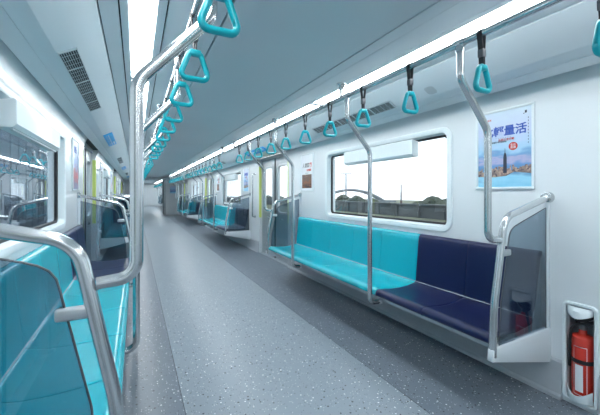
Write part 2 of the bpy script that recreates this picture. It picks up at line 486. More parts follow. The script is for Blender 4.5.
# ------------------------------------------------------------------ ceiling light strips
LSEG = 2.88
def make_light(length):
    t = thing('ceiling_light', '', 'light', (0,0,0))
    bm = bmesh.new(); bbox(bm, -.054, .054, -length/2, length/2, -.012, .006, .005, 2)
    obj('light_diffuser', bm, M['light'], t)
    bm = bmesh.new()
    for q in (1, -1): box(bm, -.062, .062, q*(length/2+.012)-.012, q*(length/2+.012)+.012, -.010, .02)
    box(bm, -.062, .062, -length/2, length/2, .006, .02)
    obj('end_cap', bm, M['ceil2'], t)
    return t
P_light = make_light(LSEG-.07)
y = 2.72-1.5*LSEG; n = 0
ys = []
while y < END-.5:
    if y-LSEG/2 > BACK-.1: ys.append(y)
    y += LSEG
ys = [v for v in ys if v+LSEG/2 < END]
for s in (1, -1):
    for i, y in enumerate(ys):
        place(P_light, s, .771, y, ZC+.010, f'white ceiling light strip on the {SN[s]}, ' + (f'{ORD[i]} length from the rear end wall'), 'ceiling light strips of the near car', CC)
    for i in range(4):
        y = CAR2+.3+LSEG*(i+.5)
        place(P_light, s, .771, y, ZC+.010, f'white ceiling light strip on the {SN[s]} of the next car, {ORD[i]} beyond the gangway', 'ceiling light strips of the next car', CC)

# ------------------------------------------------------------------ benches
def shell(y0, y1, m, parent):
    """one moulded seat: back, curved crease, pan and front lip. x<0 points to the aisle, wall at 0"""
    f = [(-.012, .860), (-.030, .864), (-.050, .856), (-.060, .838), (-.066, .80), (-.078, .68), (-.090, .56), (-.097, .480), (-.099, .468), (-.103, .460), (-.110, .455), (-.120, .452),
         (-.20, .436), (-.29, .431), (-.38, .435), (-.45, .443), (-.495, .447), (-.522, .443), (-.537, .430), (-.542, .413), (-.536, .398), (-.522, .392)]
    b = [(-.510, .394), (-.50, .412), (-.44, .418), (-.29, .410), (-.14, .424), (-.095, .44), (-.07, .52), (-.045, .70), (-.030, .82), (-.012, .83)]
    prof = f + b
    bm = bmesh.new(); n = len(prof)
    ys = [y0+.0015, y0+.006, y0+.02] + [y0+(y1-y0)*k/6 for k in range(1, 6)] + [y1-.02, y1-.006, y1-.0015]
    c, hw = (y0+y1)/2, (y1-y0)/2
    loops = []
    for y in ys:
        u = (y-c)/hw; edge = max(0, (abs(y-c)-(hw-.006))/.006)
        dip = .0035*max(0, 1-u*u)                      # shallow scoop of each place
        lp = []
        for i, (x, z) in enumerate(prof):
            if 4 <= i <= 6: x += dip*.8
            if 12 <= i <= 15: z -= dip
            if i < len(f): 
                nx, nz = (-1, 0) if i < 10 else (0, 1)
                x -= nx*.003*edge; z -= nz*.003*edge
            lp.append((x, y, z))
        loops.append(lp)
    R = loft(bm, loops, smooth=True)
    bm.faces.new(R[0][::-1]); bm.faces.new(R[-1])
    return obj('seat_shell', bm, m, parent, auto=60)
SL = 3.26/7
def make_bench(flip):
    t = thing('bench_seat', '', 'bench', (0,0,0))
    for k in range(7):
        y0 = -1.63+k*SL
        o = shell(y0, y0+SL, M['navy'] if k < 2 else M['teal'], t)
        o['label'] = 'navy moulded seat place' if k < 2 else 'turquoise moulded seat place'
    bm = bmesh.new(); tube(bm, [(-.1045, -1.63, .4615), (-.1045, 1.63, .4615)], .0025, 8)  # thin bright rod stands in for the specular line in the crease
    obj('crease_highlight', bm, M['trim'], t)['label'] = 'thin bright line added as the highlight along the crease'
    bm = bmesh.new(); bbox(bm, -.44, -.03, -1.62, 1.62, .355, .392, .004)
    bbox(bm, -.475, -.425, -1.62, 1.62, .345, .385, .006)
    obj('support_beam', bm, M['steel_dull'], t)
    for yb in (-1.25, -.64, 0, .64, 1.25):
        bm = bmesh.new()
        prism(bm, [(-.03, .352), (-.42, .352), (-.42, .325), (-.03, .16)], 'x' if False else 'y', yb-.012, yb+.012)
        obj('bracket', bm, M['bracket'], t)
    for q in (1, -1):
        bm = bmesh.new(); prism(bm, [(-.02,.352),(-.46,.352),(-.46,.39),(-.11,.43),(-.05,.70),(-.02,.84)], 'y', q*1.626-.003, q*1.626+.003)
        obj('end_plate', bm, M['steel_dull'], t)
    return t
P_bench = make_bench(False)
BC = 2.725
for s in (1, -1):
    for m in (0, 1, 2, 3, 4):
        e = 'navy places at the near end' if s > 0 else 'navy places at the far end'
        wh = {0: 'nearest', 1: 'second', 2: 'third', 3: 'fourth', 4: 'farthest'}[m]
        place(P_bench, s, W, MODY[m]+BC, 0, f'turquoise bench seat with {e}, {wh} on the {SN[s]}', 'bench seats along the side walls')

# ------------------------------------------------------------------ seat end screens (bent rail, smoked glass, bracket)
def make_screen():
    t = thing('seat_end_screen', '', 'screen', (0,0,0))
    path = rounded([(-.552, 0, .345), (-.538, 0, .62), (-.446, 0, 1.085), (-.005, 0, 1.193)], [.6, .11], 12)
    bm = bmesh.new(); tube(bm, path, .019, 18)
    obj('bent_rail', bm, M['steel'], t, auto=50)
    bm = bmesh.new(); loops = []
    for x, r in ((-.03, .024), (-.028, .032), (-.014, .034), (-.002, .034), (0, .034)):
        loops.append([(x, r*math.cos(2*PI*k/20), 1.193+r*math.sin(2*PI*k/20)) for k in range(20)])
    R = loft(bm, loops, smooth=True); bm.faces.new(R[0]); bm.faces.new(R[-1][::-1])
    obj('wall_flange', bm, M['steel'], t)
    # glass outline, following the rail
    g = [(-.495, .395), (-.480, .62), (-.408, .955), (-.400, .988), (-.384, 1.012), (-.360, 1.028), (-.33, 1.040), (-.03, 1.13), (-.03, .395)]
    bm = bmesh.new(); prism(bm, g, 'y', -.004, .004)
    obj('glass_panel', bm, M['screen'], t, auto=0)
    bm = bmesh.new()
    # dark gasket round the glass
    path = [(x, 0, z) for x, z in g[:-1]]
    tube(bm, [(-.495, 0, .39)]+path[1:]+[(-.03, 0, .39)], .0032, 6)
    obj('gasket', bm, M['clip'], t)
    bm = bmesh.new(); prism(bm, [(-.575, .325), (-.572, .385), (-.54, .392), (-.03, .40), (0, .40), (0, .19)], 'y', -.016, .016)
    bmesh.ops.bevel(bm, geom=bm.edges[:], offset=.005, segments=2, profile=.5, affect='EDGES')
    obj('lower_bracket', bm, M['bracket'], t)
    bm = bmesh.new(); bbox(bm, -.030, 0, -.011, .011, .39, 1.165, .004)
    obj('wall_channel', bm, M['bracket'], t)
    bm = bmesh.new(); bbox(bm, -.495, -.395, -.011, .011, .872, .910, .010, 3)
    obj('glass_clamp', bm, M['steel_dull'], t)
    return t
P_screen = make_screen()
for s in (1, -1):
    for m in (0, 1, 2, 3, 4):
        for y, w in ((1.066, 'near'), (4.384, 'far')):
            wh = {0: 'nearest', 1: 'second', 2: 'third', 3: 'fourth', 4: 'farthest'}[m]
            place(P_screen, s, W, MODY[m]+y, 0, f'smoked glass screen with bent steel rail, {w} end of the {wh} {SN[s]} bench', 'seat end screens')

# ------------------------------------------------------------------ poles
RO, RZ = .61, 1.965         # rail offset and height
PO = .828                  # pole offset
def make_pole(kind):
    """origin on the floor line under the vertical part; x>0 towards the wall"""
    t = thing('grab_pole', '', 'pole', (0,0,0))
    top = [(RO-PO, 0, RZ), (RO-PO, 0, 1.79), (0, 0, 1.55)]
    if kind == 'end': pts = top + [(0, 0, .975), (W-.492-PO, 0, .965)]; rr = [.07, .09, .13]
    else: pts = top + [(0, 0, .345), (.105, 0, .345)]; rr = [.07, .09, .085]
    bm = bmesh.new(); tube(bm, rounded(pts, rr, 10), .0185, 16)
    obj('bent_tube', bm, M['steel'], t, auto=50)
    bm = bmesh.new(); tube(bm, [(RO-PO, -.028, RZ), (RO-PO, .028, RZ)], .0215, 16); tube(bm, [(RO-PO, 0, RZ-.012), (RO-PO, 0, RZ-.045)], .022, 16)
    obj('tee_joint', bm, M['steel'], t)
    if kind != 'end':
        bm = bmesh.new(); bbox(bm, .088, .1155, -.018, .018, .325, .366, .005)
        obj('seat_bracket', bm, M['bracket'], t)
    return t
P_end, P_mid = make_pole('end'), make_pole('mid')
for s in (1, -1):
    for m in (0, 1, 2, 3, 4):
        wh = {0: 'nearest', 1: 'second', 2: 'third', 3: 'fourth', 4: 'farthest'}[m]
        for y, k, w in ((1.066, 'end', 'joined to near screen'), (2.03, 'mid', 'nearer of two along the front'), (3.44, 'mid', 'farther of two along the front'), (4.384, 'end', 'joined to far screen')):
            lb = f'bent steel grab pole, {w} of the {wh} {SN[s]} bench'
            place(P_end if k == 'end' else P_mid, s, PO, MODY[m]+y, 0, lb, 'bent steel grab poles')

# ------------------------------------------------------------------ overhead rails
def make_rail():
    t = thing('overhead_rail', '', 'handrail', (0,0,0))
    bm = bmesh.new()
    tube(bm, rounded([(0, -2.52, ZC-RZ-.004), (0, -2.52, 0), (0, 2.45, 0), (0, 2.45, ZC-RZ-.004)], .06, 8), .0175, 16)
    obj('rail_tube', bm, M['steel'], t, auto=50)
    for y in (-2.52, -.65, .70, 2.45):
        bm = bmesh.new()
        if abs(y) < 2: tube(bm, [(0, y, .012), (0, y, ZC-RZ-.004)], .013, 14)
        lathe(bm, [(.0175, ZC-RZ-.05), (.022, ZC-RZ-.03), (.036, ZC-RZ-.012), (.038, ZC-RZ-.001)], (0, y), 18)
        obj('ceiling_mount', bm, M['steel'], t, auto=50)
    return t
P_rail = make_rail()
for s in (1, -1):
    for m in (0, 1, 2, 3, 4):
        wh = {0: 'nearest length', 1: 'second length', 2: 'third length', 3: 'first length in the next car', 4: 'last length in the next car'}[m]
        place(P_rail, s, RO, MODY[m]+2.76, RZ, f'steel overhead rail above the {SN[s]} bench edge, {wh}', 'overhead rails')

# ------------------------------------------------------------------ hanging straps
def make_strap():
    t = thing('strap_handle', '', 'hanging strap', (0,0,0))       # origin on rail axis
    # webbing loop: wraps the rail, two tails meeting in the clip
    def ribbon(bm, pts, w, th):
        pts = [Vector(p) for p in pts]; n = len(pts); loops = []
        for i, p in enumerate(pts):
            d = (pts[min(i+1, n-1)]-pts[max(i-1, 0)]).normalized(); nn = Vector((d.z, 0, -d.x))
            if isinstance(w, list): ww = w[i]
            else: ww = w
            loops.append([(p+nn*a*th+Vector((0, b*ww, 0))) for a, b in ((-.5,-.5),(.5,-.5),(.5,.5),(-.5,.5))])
        R = loft(bm, loops); bm.faces.new(R[0][::-1]); bm.faces.new(R[-1])
    bm = bmesh.new()
    arc = [(.0187*math.cos(math.radians(a)), 0, .0187*math.sin(math.radians(a))) for a in range(-30, 211, 20)]
    pts = [(.004, 0, -.152), (.006, 0, -.09)] + arc + [(-.006, 0, -.09), (-.004, 0, -.152)]
    ribbon(bm, pts, .024, .0035)
    obj('webbing_loop', bm, M['band'], t)
    bm = bmesh.new(); bbox(bm, -.0125, .0125, -.0145, .0145, -.112, -.075, .003)
    obj('clip', bm, M['clip'], t)
    # triangular ring in the x-z plane
    bm = bmesh.new()
    zt, zb = -.160, -.268
    pts = [(0, 0, zt), (.022, 0, zt), (.062, 0, zb), (-.062, 0, zb), (-.022, 0, zt), (0, 0, zt)]
    path = rounded([Vector(p) for p in pts], [.016, .022, .022, .016], 6)[:-1]
    tube(bm, path, .0118, 12, closed=True, sx=1.1)
    bbox(bm, -.025, .025, -.016, .016, zt-.014, zt+.013, .009, 3)
    obj('triangle_grip', bm, M['ring'], t, auto=60)
    return t
P_strap = make_strap()
for s in (1, -1):
    for m in (0, 1, 2, 3, 4):
        wh = {0: 'nearest rail', 1: 'second rail', 2: 'third rail', 3: 'rail beyond the gangway', 4: 'farthest rail'}[m]
        for i in range(11):
            y = .517+.440*i
            place(P_strap, s, RO, MODY[m]+y, RZ, f'turquoise triangle strap handle on black webbing, {ORD[i]} along the {SN[s]} side {wh}', 'turquoise strap handles')
for o in list(bpy.data.objects):
    if o.name.startswith('strap_handle') and o.parent is None:
        o.rotation_euler.z += math.radians(random.uniform(-7, 7))
        o.rotation_euler.x += math.radians(random.uniform(-1.5, 1.5))

# ------------------------------------------------------------------ blind boxes over the windows
def make_blind():
    t = thing('blind_box', '', 'blind', (0,0,0))
    L = .53
    bm = bmesh.new(); prism(bm, [(.03, 1.688), (-.042, 1.702), (-.052, 1.692), (-.052, 1.572), (-.034, 1.552), (.03, 1.550)], 'y', -L, L)
    bmesh.ops.bevel(bm, geom=[e for e in bm.edges if abs(e.verts[0].co.y-e.verts[1].co.y) < .01], offset=.005, segments=2, profile=.5, affect='EDGES')
    obj('housing', bm, M['rim'], t, auto=28)
    bm = bmesh.new(); bbox(bm, -.030, -.014, -L+.03, L-.03, 1.542, 1.556, .003)
    obj('pull_bar', bm, M['steel_dull'], t)
    for q in (1, -1):
        bm = bmesh.new(); box(bm, -.01, .035, q*(L-.04)-.02, q*(L-.04)+.02, 1.60, 1.66)
        obj('wall_bracket', bm, M['bracket'], t)
    return t
P_blind = make_blind()
for s in (1, -1):
    for m in (0, 1, 2):
        place(P_blind, s, W, MODY[m]+2.64, 0, f'white roller blind box over the {["nearest","second","third"][m]} {SN[s]} window', 'roller blind boxes')

# ------------------------------------------------------------------ air vents and small things in the cove
tilt = math.atan2(.049, .091)
def make_vent():
    t = thing('air_vent', '', 'vent', (0,0,0))
    w, L = .094, .66
    R = Matrix.Rotation(tilt, 4, 'Y')
    def O(name, bm, m):
        bmesh.ops.transform(bm, matrix=R, verts=bm.verts[:]); return obj(name, bm, m, t)
    bm = bmesh.new(); box(bm, -w/2, w/2, -L, L, -.0035, .0); O('duct_backing', bm, M['groove'])
    bm = bmesh.new()
    for a in (-w/2, w/2-.004): box(bm, a, a+.004, -L, L, -.008, 0)
    for k in range(6):
        y = -L + k*(2*L-.01)/5; box(bm, -w/2, w/2, y, y+.012, -.008, 0)
    O('frame', bm, M['grille'])
    bm = bmesh.new()
    for k in range(1, 8):
        a = -w/2+w*k/8; box(bm, a-.0013, a+.0013, -L, L, -.005, -.001)
    for k in range(1, 20):
        y = -L+2*L*k/20; box(bm, -w/2, w/2, y-.0015, y+.0015, -.0045, -.001)
    O('grille', bm, M['grille'])
    return t
P_vent = make_vent()
for s in (1, -1):
    for m in (0, 1, 2):
        place(P_vent, s, 1.1205, MODY[m]+2.71, 1.9665, f'long slotted air vent in the {SN[s]} cove above the {["nearest","second","third"][m]} bench', 'cove air vents', CC)
def make_speaker():
    bm = bmesh.new()
    for i in range(-4, 5):
        for j in range(-4, 5):
            if i*i+j*j > 15: continue
            t = bmesh.new(); bmesh.ops.create_circle(t, cap_ends=True, radius=.0036, segments=8, matrix=Matrix.Translation((i*.0115, j*.0115, -.0012)))
            merge(bm, t, 0)
    t = bmesh.new(); bmesh.ops.create_circle(t, cap_ends=True, radius=.05, segments=28, matrix=Matrix.Translation((0, 0, -.0006))); merge(bm, t, 1)
    ob_ = thing('speaker_grille', '', 'speaker', (0,0,0))
    bmesh.ops.transform(bm, matrix=Matrix.Rotation(tilt, 4, 'Y'), verts=bm.verts[:])
    obj('perforated_disc', bm, [M['clip'], M['cove']], ob_, auto=0)
    return ob_
P_spk = make_speaker()
place(P_spk, 1, 1.115, 1.66, 1.9695, 'round perforated speaker in the right cove beside the air vent', None, CC)
# blue line maps above the doors
def make_sign():
    t = thing('line_map_sign', '', 'sign', (0,0,0))
    R = Matrix.Rotation(tilt, 4, 'Y')
    bm = bmesh.new(); box(bm, -.055, .055, -.52, .52, -.006, 0); bmesh.ops.transform(bm, matrix=R, verts=bm.verts[:])
    obj('blue_panel', bm, M['sign'], t)
    bm = bmesh.new()
    box(bm, -.003, .003, -.43, .43, -.0075, -.004)
    for k in range(12): box(bm, -.008, .008, -.42+k*.075, -.41+k*.075, -.0078, -.004); box(bm,   .014, .036, -.42+k*.075, -.412+k*.075, -.0075, -.004)
    box(bm, -.04, -.025, -.43, -.20, -.0075, -.004)
    bmesh.ops.transform(bm, matrix=R, verts=bm.verts[:])
    obj('route_line', bm, M['paper'], t)
    return t
P_sign = make_sign()
for s in (1, -1):
    for m in (0, 1, 2):
        place(P_sign, s, 1.1205, MODY[m]+(5.55 if s > 0 else 5.25), 1.9665, f'blue line map sign in the {SN[s]} cove above the {["nearest","second","third"][m]} doors', 'blue line map signs', CC)

# ------------------------------------------------------------------ posters
def print_mat(name, stops, w, h, noise=0.0, nscale=6):
    """printed picture: colour by height on the sheet"""
    m = bpy.data.materials.new(name); m.use_nodes = True; nt = m.node_tree; b = nt.nodes['Principled BSDF']
    b.inputs['Roughness'].default_value = .35
    tc = nt.nodes.new('ShaderNodeTexCoord'); sp = nt.nodes.new('ShaderNodeSeparateXYZ')
    nz = nt.nodes.new('ShaderNodeTexNoise'); nz.inputs['Scale'].default_value = nscale
    mp = nt.nodes.new('ShaderNodeMapping'); mp.inputs['Scale'].default_value = (1, 1, 3)
    nt.links.new(tc.outputs['Object'], sp.inputs[0]); nt.links.new(tc.outputs['Object'], mp.inputs[0]); nt.links.new(mp.outputs[0], nz.inputs['Vector'])
    a = nt.nodes.new('ShaderNodeMapRange'); a.inputs['From Min'].default_value = 0; a.inputs['From Max'].default_value = h
    nt.links.new(sp.outputs['Z'], a.inputs['Value'])
    ad = nt.nodes.new('ShaderNodeMath'); ad.operation = 'MULTIPLY_ADD'; ad.inputs[1].default_value = noise; 
    su = nt.nodes.new('ShaderNodeMath'); su.operation = 'SUBTRACT'; su.inputs[1].default_value = .5
    nt.links.new(nz.outputs['Fac'], su.inputs[0]); nt.links.new(su.outputs[0], ad.inputs[0]); nt.links.new(a.outputs[0], ad.inputs[2])
    r = nt.nodes.new('ShaderNodeValToRGB')
    while len(r.color_ramp.elements) < len(stops): r.color_ramp.elements.new(.5)
    for e, (p, c) in zip(r.color_ramp.elements, stops): e.position = p; e.color = (*c, 1)
    nt.links.new(ad.outputs[0], r.inputs['Fac']); nt.links.new(r.outputs['Color'], b.inputs['Base Color'])
    return m
PW, PH = .36, .52
M['skyprint'] = print_mat('sky_print', [(.0, (.22, .55, .75)), (.10, (.30, .62, .80)), (.20, (.10, .26, .48)), (.30, (.14, .30, .58)), (.36, (.42, .42, .62)), (.42, (.16, .36, .62)), (.50, (.36, .60, .78)), (.72, (.55, .62, .80)), (1.0, (.62, .74, .84))], PW, PH, .35, 7)
def city_mat():
    m = mat('city_print', (.2, .12, .1), .5)
    nt = m.node_tree; b = nt.nodes['Principled BSDF']; tc = nt.nodes.new('ShaderNodeTexCoord')
    v = nt.nodes.new('ShaderNodeTexVoronoi'); v.inputs['Scale'].default_value = 70
    r = nt.nodes.new('ShaderNodeValToRGB'); r.color_ramp.elements[0].color = (.09, .07, .09, 1); r.color_ramp.elements[1].color = (.50, .36, .28, 1)
    sp = nt.nodes.new('ShaderNodeSeparateColor')
    nt.links.new(tc.outputs['Object'], v.inputs['Vector']); nt.links.new(v.outputs['Color'], sp.inputs[0]); nt.links.new(sp.outputs[0], r.inputs['Fac']); nt.links.new(r.outputs['Color'], b.inputs['Base Color'])
    return m
M['city'] = city_mat()
M['photo'] = print_mat('photo_print', [(0, (.05, .03, .03)), (.35, (.30, .10, .04)), (.6, (.08, .07, .07)), (1, (.35, .22, .14))], .3, .26, 1.6, 16)
M['redposter'] = print_mat('red_picture_print', [(0, (.10, .16, .30)), (.3, (.45, .08, .07)), (.55, (.20, .30, .55)), (1, (.65, .70, .78))], .3, .5, .5, 8)

def text_part(name, body, size, parent, x, y, z, m, bold=.0, rot=True):
    cu = bpy.data.curves.new(name, 'FONT'); cu.body = body; cu.size = size; cu.extrude = .0006; cu.offset = bold
    cu.align_x = 'CENTER'; cu.align_y = 'CENTER'
    tmp = bpy.data.objects.new(name, cu); COL.objects.link(tmp)
    bpy.context.view_layer.update()
    dg = bpy.context.evaluated_depsgraph_get(); me = bpy.data.meshes.new_from_object(tmp.evaluated_get(dg))
    bpy.data.objects.remove(tmp)
    me.name = name; me.materials.clear(); me.materials.append(m)
    o = bpy.data.objects.new(name, me); COL.objects.link(o); o.parent = parent
    # local +x towards wall: text reads from the aisle (-x side): right of text = -y
    o.matrix_local = Matrix.Translation((x, y, z)) @ Matrix(((0,0,-1,0),(-1,0,0,0),(0,1,0,0),(0,0,0,1)))
    return o
def poster_frame(t):
    bm = bmesh.new(); b = .016
    for (y0, y1, z0, z1) in ((-PW/2-b, PW/2+b, -b, 0), (-PW/2-b, PW/2+b, PH, PH+b), (-PW/2-b, -PW/2, 0, PH), (PW/2, PW/2+b, 0, PH)):
        bbox(bm, -.014, 0, y0, y1, z0, z1, .003)
    obj('frame', bm, M['rim'], t)
    bm = bmesh.new(); box(bm, -.005, -.001, -PW/2, PW/2, 0, PH)
    return bm
def flat(bm, poly, x0=-.0056, x1=-.0049):
    prism(bm, poly, 'x', x0, x1)
def make_poster_city():
    t = thing('framed_poster', '', 'poster', (0,0,0)); bm = poster_frame(t)
    obj('printed_sheet', bm, M['skyprint'], t)
    # +y is the far end = left in the picture when on the right wall
    bm = bmesh.new(); rnd = random.Random(3)
    pts = [(PW/2, .075)]; y = PW/2
    while y > -PW/2+.002:
        h = rnd.uniform(.105, .15); w = rnd.uniform(.006, .018); pts += [(y, h), (max(y-w, -PW/2), h)]; y -= w
    pts += [(-PW/2, .085), (-.07, .10), (-.02, .075), (.06, .068)]
    flat(bm, pts); obj('printed_skyline', bm, M['city'], t, auto=0)
    bm = bmesh.new(); c = -.012
    flat(bm, [(c+.012, .095), (c+.011, .20), (c+.007, .225), (c+.002, .235), (c+.001, .262), (c-.001, .262), (c-.002, .235), (c-.007, .225), (c-.011, .20), (c-.012, .095)], -.0062, -.0056)
    obj('printed_tower', bm, M['darkprint'], t, auto=0)
    bm = bmesh.new(); flat(bm, [(-.065+.029*math.cos(a*PI/14), .272+.027*math.sin(a*PI/14)) for a in range(28)], -.0062, -.005)
    obj('round_badge', bm, M['redprint'], t, auto=0)
    text_part('badge_lettering', '全台\n首選', .018, t, -.0068, -.065, .272, M['paper'])
    text_part('title_lettering', '北輕量活', .073, t, -.0062, -.005, .378, M['blueprint'], .0016)
    text_part('subtitle_lettering', '· · · · · · ·', .03, t, -.0062, .0, .336, M['darkprint'])
    text_part('red_lettering', '台北市立活動', .018, t, -.0062, -.02, .322, M['redprint'], .0005)
    text_part('small_lettering', '城市輕旅行·每日新發現', .012, t, -.0062, .04, .308, M['darkprint'])
    text_part('corner_lettering', '台北捷運', .014, t, -.0062, .11, .47, M['redprint'])
    bm = bmesh.new()
    flat(bm, [(-.150, .478), (-.138, .478), (-.138, .495), (-.150, .495)]); flat(bm, [(-.136, .474), (-.128, .474), (-.128, .478), (-.136, .478)])
    for k in range(9): flat(bm, [(-.160, .44-k*.02), (-.157, .44-k*.02), (-.157, .45-k*.02), (-.160, .45-k*.02)])
    obj('corner_mark', bm, M['darkprint'], t, auto=0)
    return t
def make_poster_event():
    t = thing('framed_poster', '', 'poster', (0,0,0)); bm = poster_frame(t)
    obj('printed_sheet', bm, M['paper'], t)
    bm = bmesh.new(); box(bm, -.006, -.0045, -.14, .15, 0, .20)
    o = obj('printed_photo', bm, M['photo'], t); o.location.z = .03
    text_part('title_lettering', '人間國', .07, t, -.0062, .03, .36, M['clip'], .001)
    text_part('red_lettering', '寶', .07, t, -.0062, -.115, .36, M['redprint'], .002)
    text_part('subtitle_lettering', '特展開幕', .035, t, -.0062, -.06, .29, M['redprint'], .001)
    text_part('small_lettering', '2019.12.14', .02, t, -.0062, .0, .25, M['clip'])
    return t
def make_poster_red():
    t = thing('framed_poster', '', 'poster', (0,0,0)); bm = poster_frame(t)
    obj('printed_sheet', bm, M['redposter'], t)
    text_part('title_lettering', '旅行', .08, t, -.0062, .0, .42, M['blueprint'], .001)
    return t
P1, P2, P3 = make_poster_city(), make_poster_event(), make_poster_red()
PZ = 1.262
place(P1, 1, W, 1.335, PZ, 'framed poster of a blue city skyline with blue calligraphy beside the nearest right window', None)
place(P1, 1, W, MOD+1.36, PZ, 'framed blue skyline poster on the right wall just past the nearest doors', None)
place(P2, 1, W, 4.18, PZ, 'framed white poster with a dark orange photo between nearest right window and doors', None)
place(P2, 1, W, MOD+4.18, PZ, 'framed white poster with a dark photo beyond the second right window', None)
place(P3, -1, W, 4.22, PZ, 'framed blue and red poster on the left wall past the nearest window', None)
place(P3, -1, W, MOD+4.22, PZ, 'framed red poster on the left wall past the second window', None)
place(P3, -1, W, MOD+1.36, PZ, 'framed red and blue poster on the left wall just past the nearest doors', None)
# poster on the bulkhead
bm = bmesh.new(); box(bm, -.17, .17, -.012, 0, 0, .42)
o = thing('wall_poster', 'small blue poster on the end wall right of the gangway', 'poster', (CX+1.05, END, 1.20))
obj('printed_sheet', bm, M['skyprint'], o)
bm = bmesh.new()
for a in ((-.185, .185, -.015, 0), (-.185, .185, .42, .435), (-.185, -.17, 0, .42), (.17, .185, 0, .42)): box(bm, a[0], a[1], -.018, 0, a[2], a[3])
obj('frame', bm, M['rim'], o)
# orange notice beside the door
t = thing('door_notice', 'tall narrow orange notice on the wall between the far screen and nearest right doors', 'notice', (CX+W, 4.66, 1.12))
bm = bmesh.new(); bbox(bm, -.006, 0, -.05, .05, 0, .46, .002); obj('notice_sheet', bm, M['orange'], t)
bm = bmesh.new(); box(bm, -.008, -.005, -.035, .035, .10, .17); box(bm, -.008, -.005, -.035, .035, .24, .27); obj('notice_print', bm, M['yellow'], t)

# ------------------------------------------------------------------ vertical D handles on the door pillars
def make_dhandle():
    t = thing('door_pillar_handle', '', 'handrail', (0,0,0))
    bm = bmesh.new(); tube(bm, rounded([(0, 0, .72), (-.06, 0, .72), (-.06, 0, 1.62), (0, 0, 1.62)], .045, 8), .014, 12)
    obj('bent_tube', bm, M['steel'], t, auto=50)
    for z in (.72, 1.62):
        bm = bmesh.new(); R = loft(bm, [[(x, r*math.cos(2*PI*k/16), z+r*math.sin(2*PI*k/16)) for k in range(16)] for x, r in ((-.012, .018), (-.008, .026), (0, .026))]); bm.faces.new(R[0])
        obj('flange', bm, M['steel'], t)
    return t
P_dh = make_dhandle()
for s in (1, -1):
    for m in (0, 1, 2):
        place(P_dh, s, W, MODY[m]+6.50, 0, f'tall steel D handle on the pillar past the {["nearest","second","third"][m]} {SN[s]} doors', 'door pillar handles')

# ------------------------------------------------------------------ fire extinguishers in wall niches
def make_niche():
    t = thing('extinguisher_cabinet', '', 'cabinet', (0,0,0))
    cy, cz, w, h = 0, (NZ0+NZ1)/2, NY1-NY0, NZ1-NZ0
    L = lambda x, dw, r: [(x, p[0], p[1]) for p in rrect(cy, cz, w+dw, h+dw, r, 5)]
    bm = bmesh.new()
    loft(bm, [L(0, .036, .03), L(-.016, .032, .028), L(-.018, .014, .02), L(-.012, .0, .015), L(.03, -.004, .012)], smooth=True)
    obj('rounded_frame', bm, M['rim'], t, auto=40)
    bm = bmesh.new()
    a, b, c, d = -w/2+.001, w/2-.001, NZ0+.001, NZ1-.001
    vs = lambda x: [bm.verts.new(p) for p in ((x,a,c),(x,b,c),(x,b,d),(x,a,d))]
    f, g = vs(0.0), vs(.115)
    for k in range(4): bm.faces.new((f[k], f[(k+1)%4], g[(k+1)%4], g[k]))
    bm.faces.new(g)
    obj('recess_lining', bm, M['skirt'], t, auto=0)
    # bulging hood at the top and retaining cup at the bottom
    for nm, z0, z1, z2 in (('hood', NZ1-.040, NZ1-.020, NZ1-.004), ('retaining_cup', NZ0+.075, NZ0+.01, NZ0+.004)):
        bm = bmesh.new(); n = 12; loops = []
        for z, amp in ((z0, .050 if nm == 'hood' else .056), (z1, .048), (z2, .012)):
            loops.append([(-.006-amp*math.sin(PI*k/n)**.6, -w/2+.006+(w-.012)*k/n, z - (.02*math.sin(PI*k/n) if (nm == 'hood' and z == z0) else (-.0 if nm == 'hood' else .03*math.sin(PI*k/n)*(z == z0)))) for k in range(n+1)])
        loft(bm, loops, smooth=True, closed=False)
        o = obj(nm, bm, M['rim'], t, auto=60)
        md = o.modifiers.new('thickness', 'SOLIDIFY'); md.thickness = .004
    return t
P_n = make_niche()
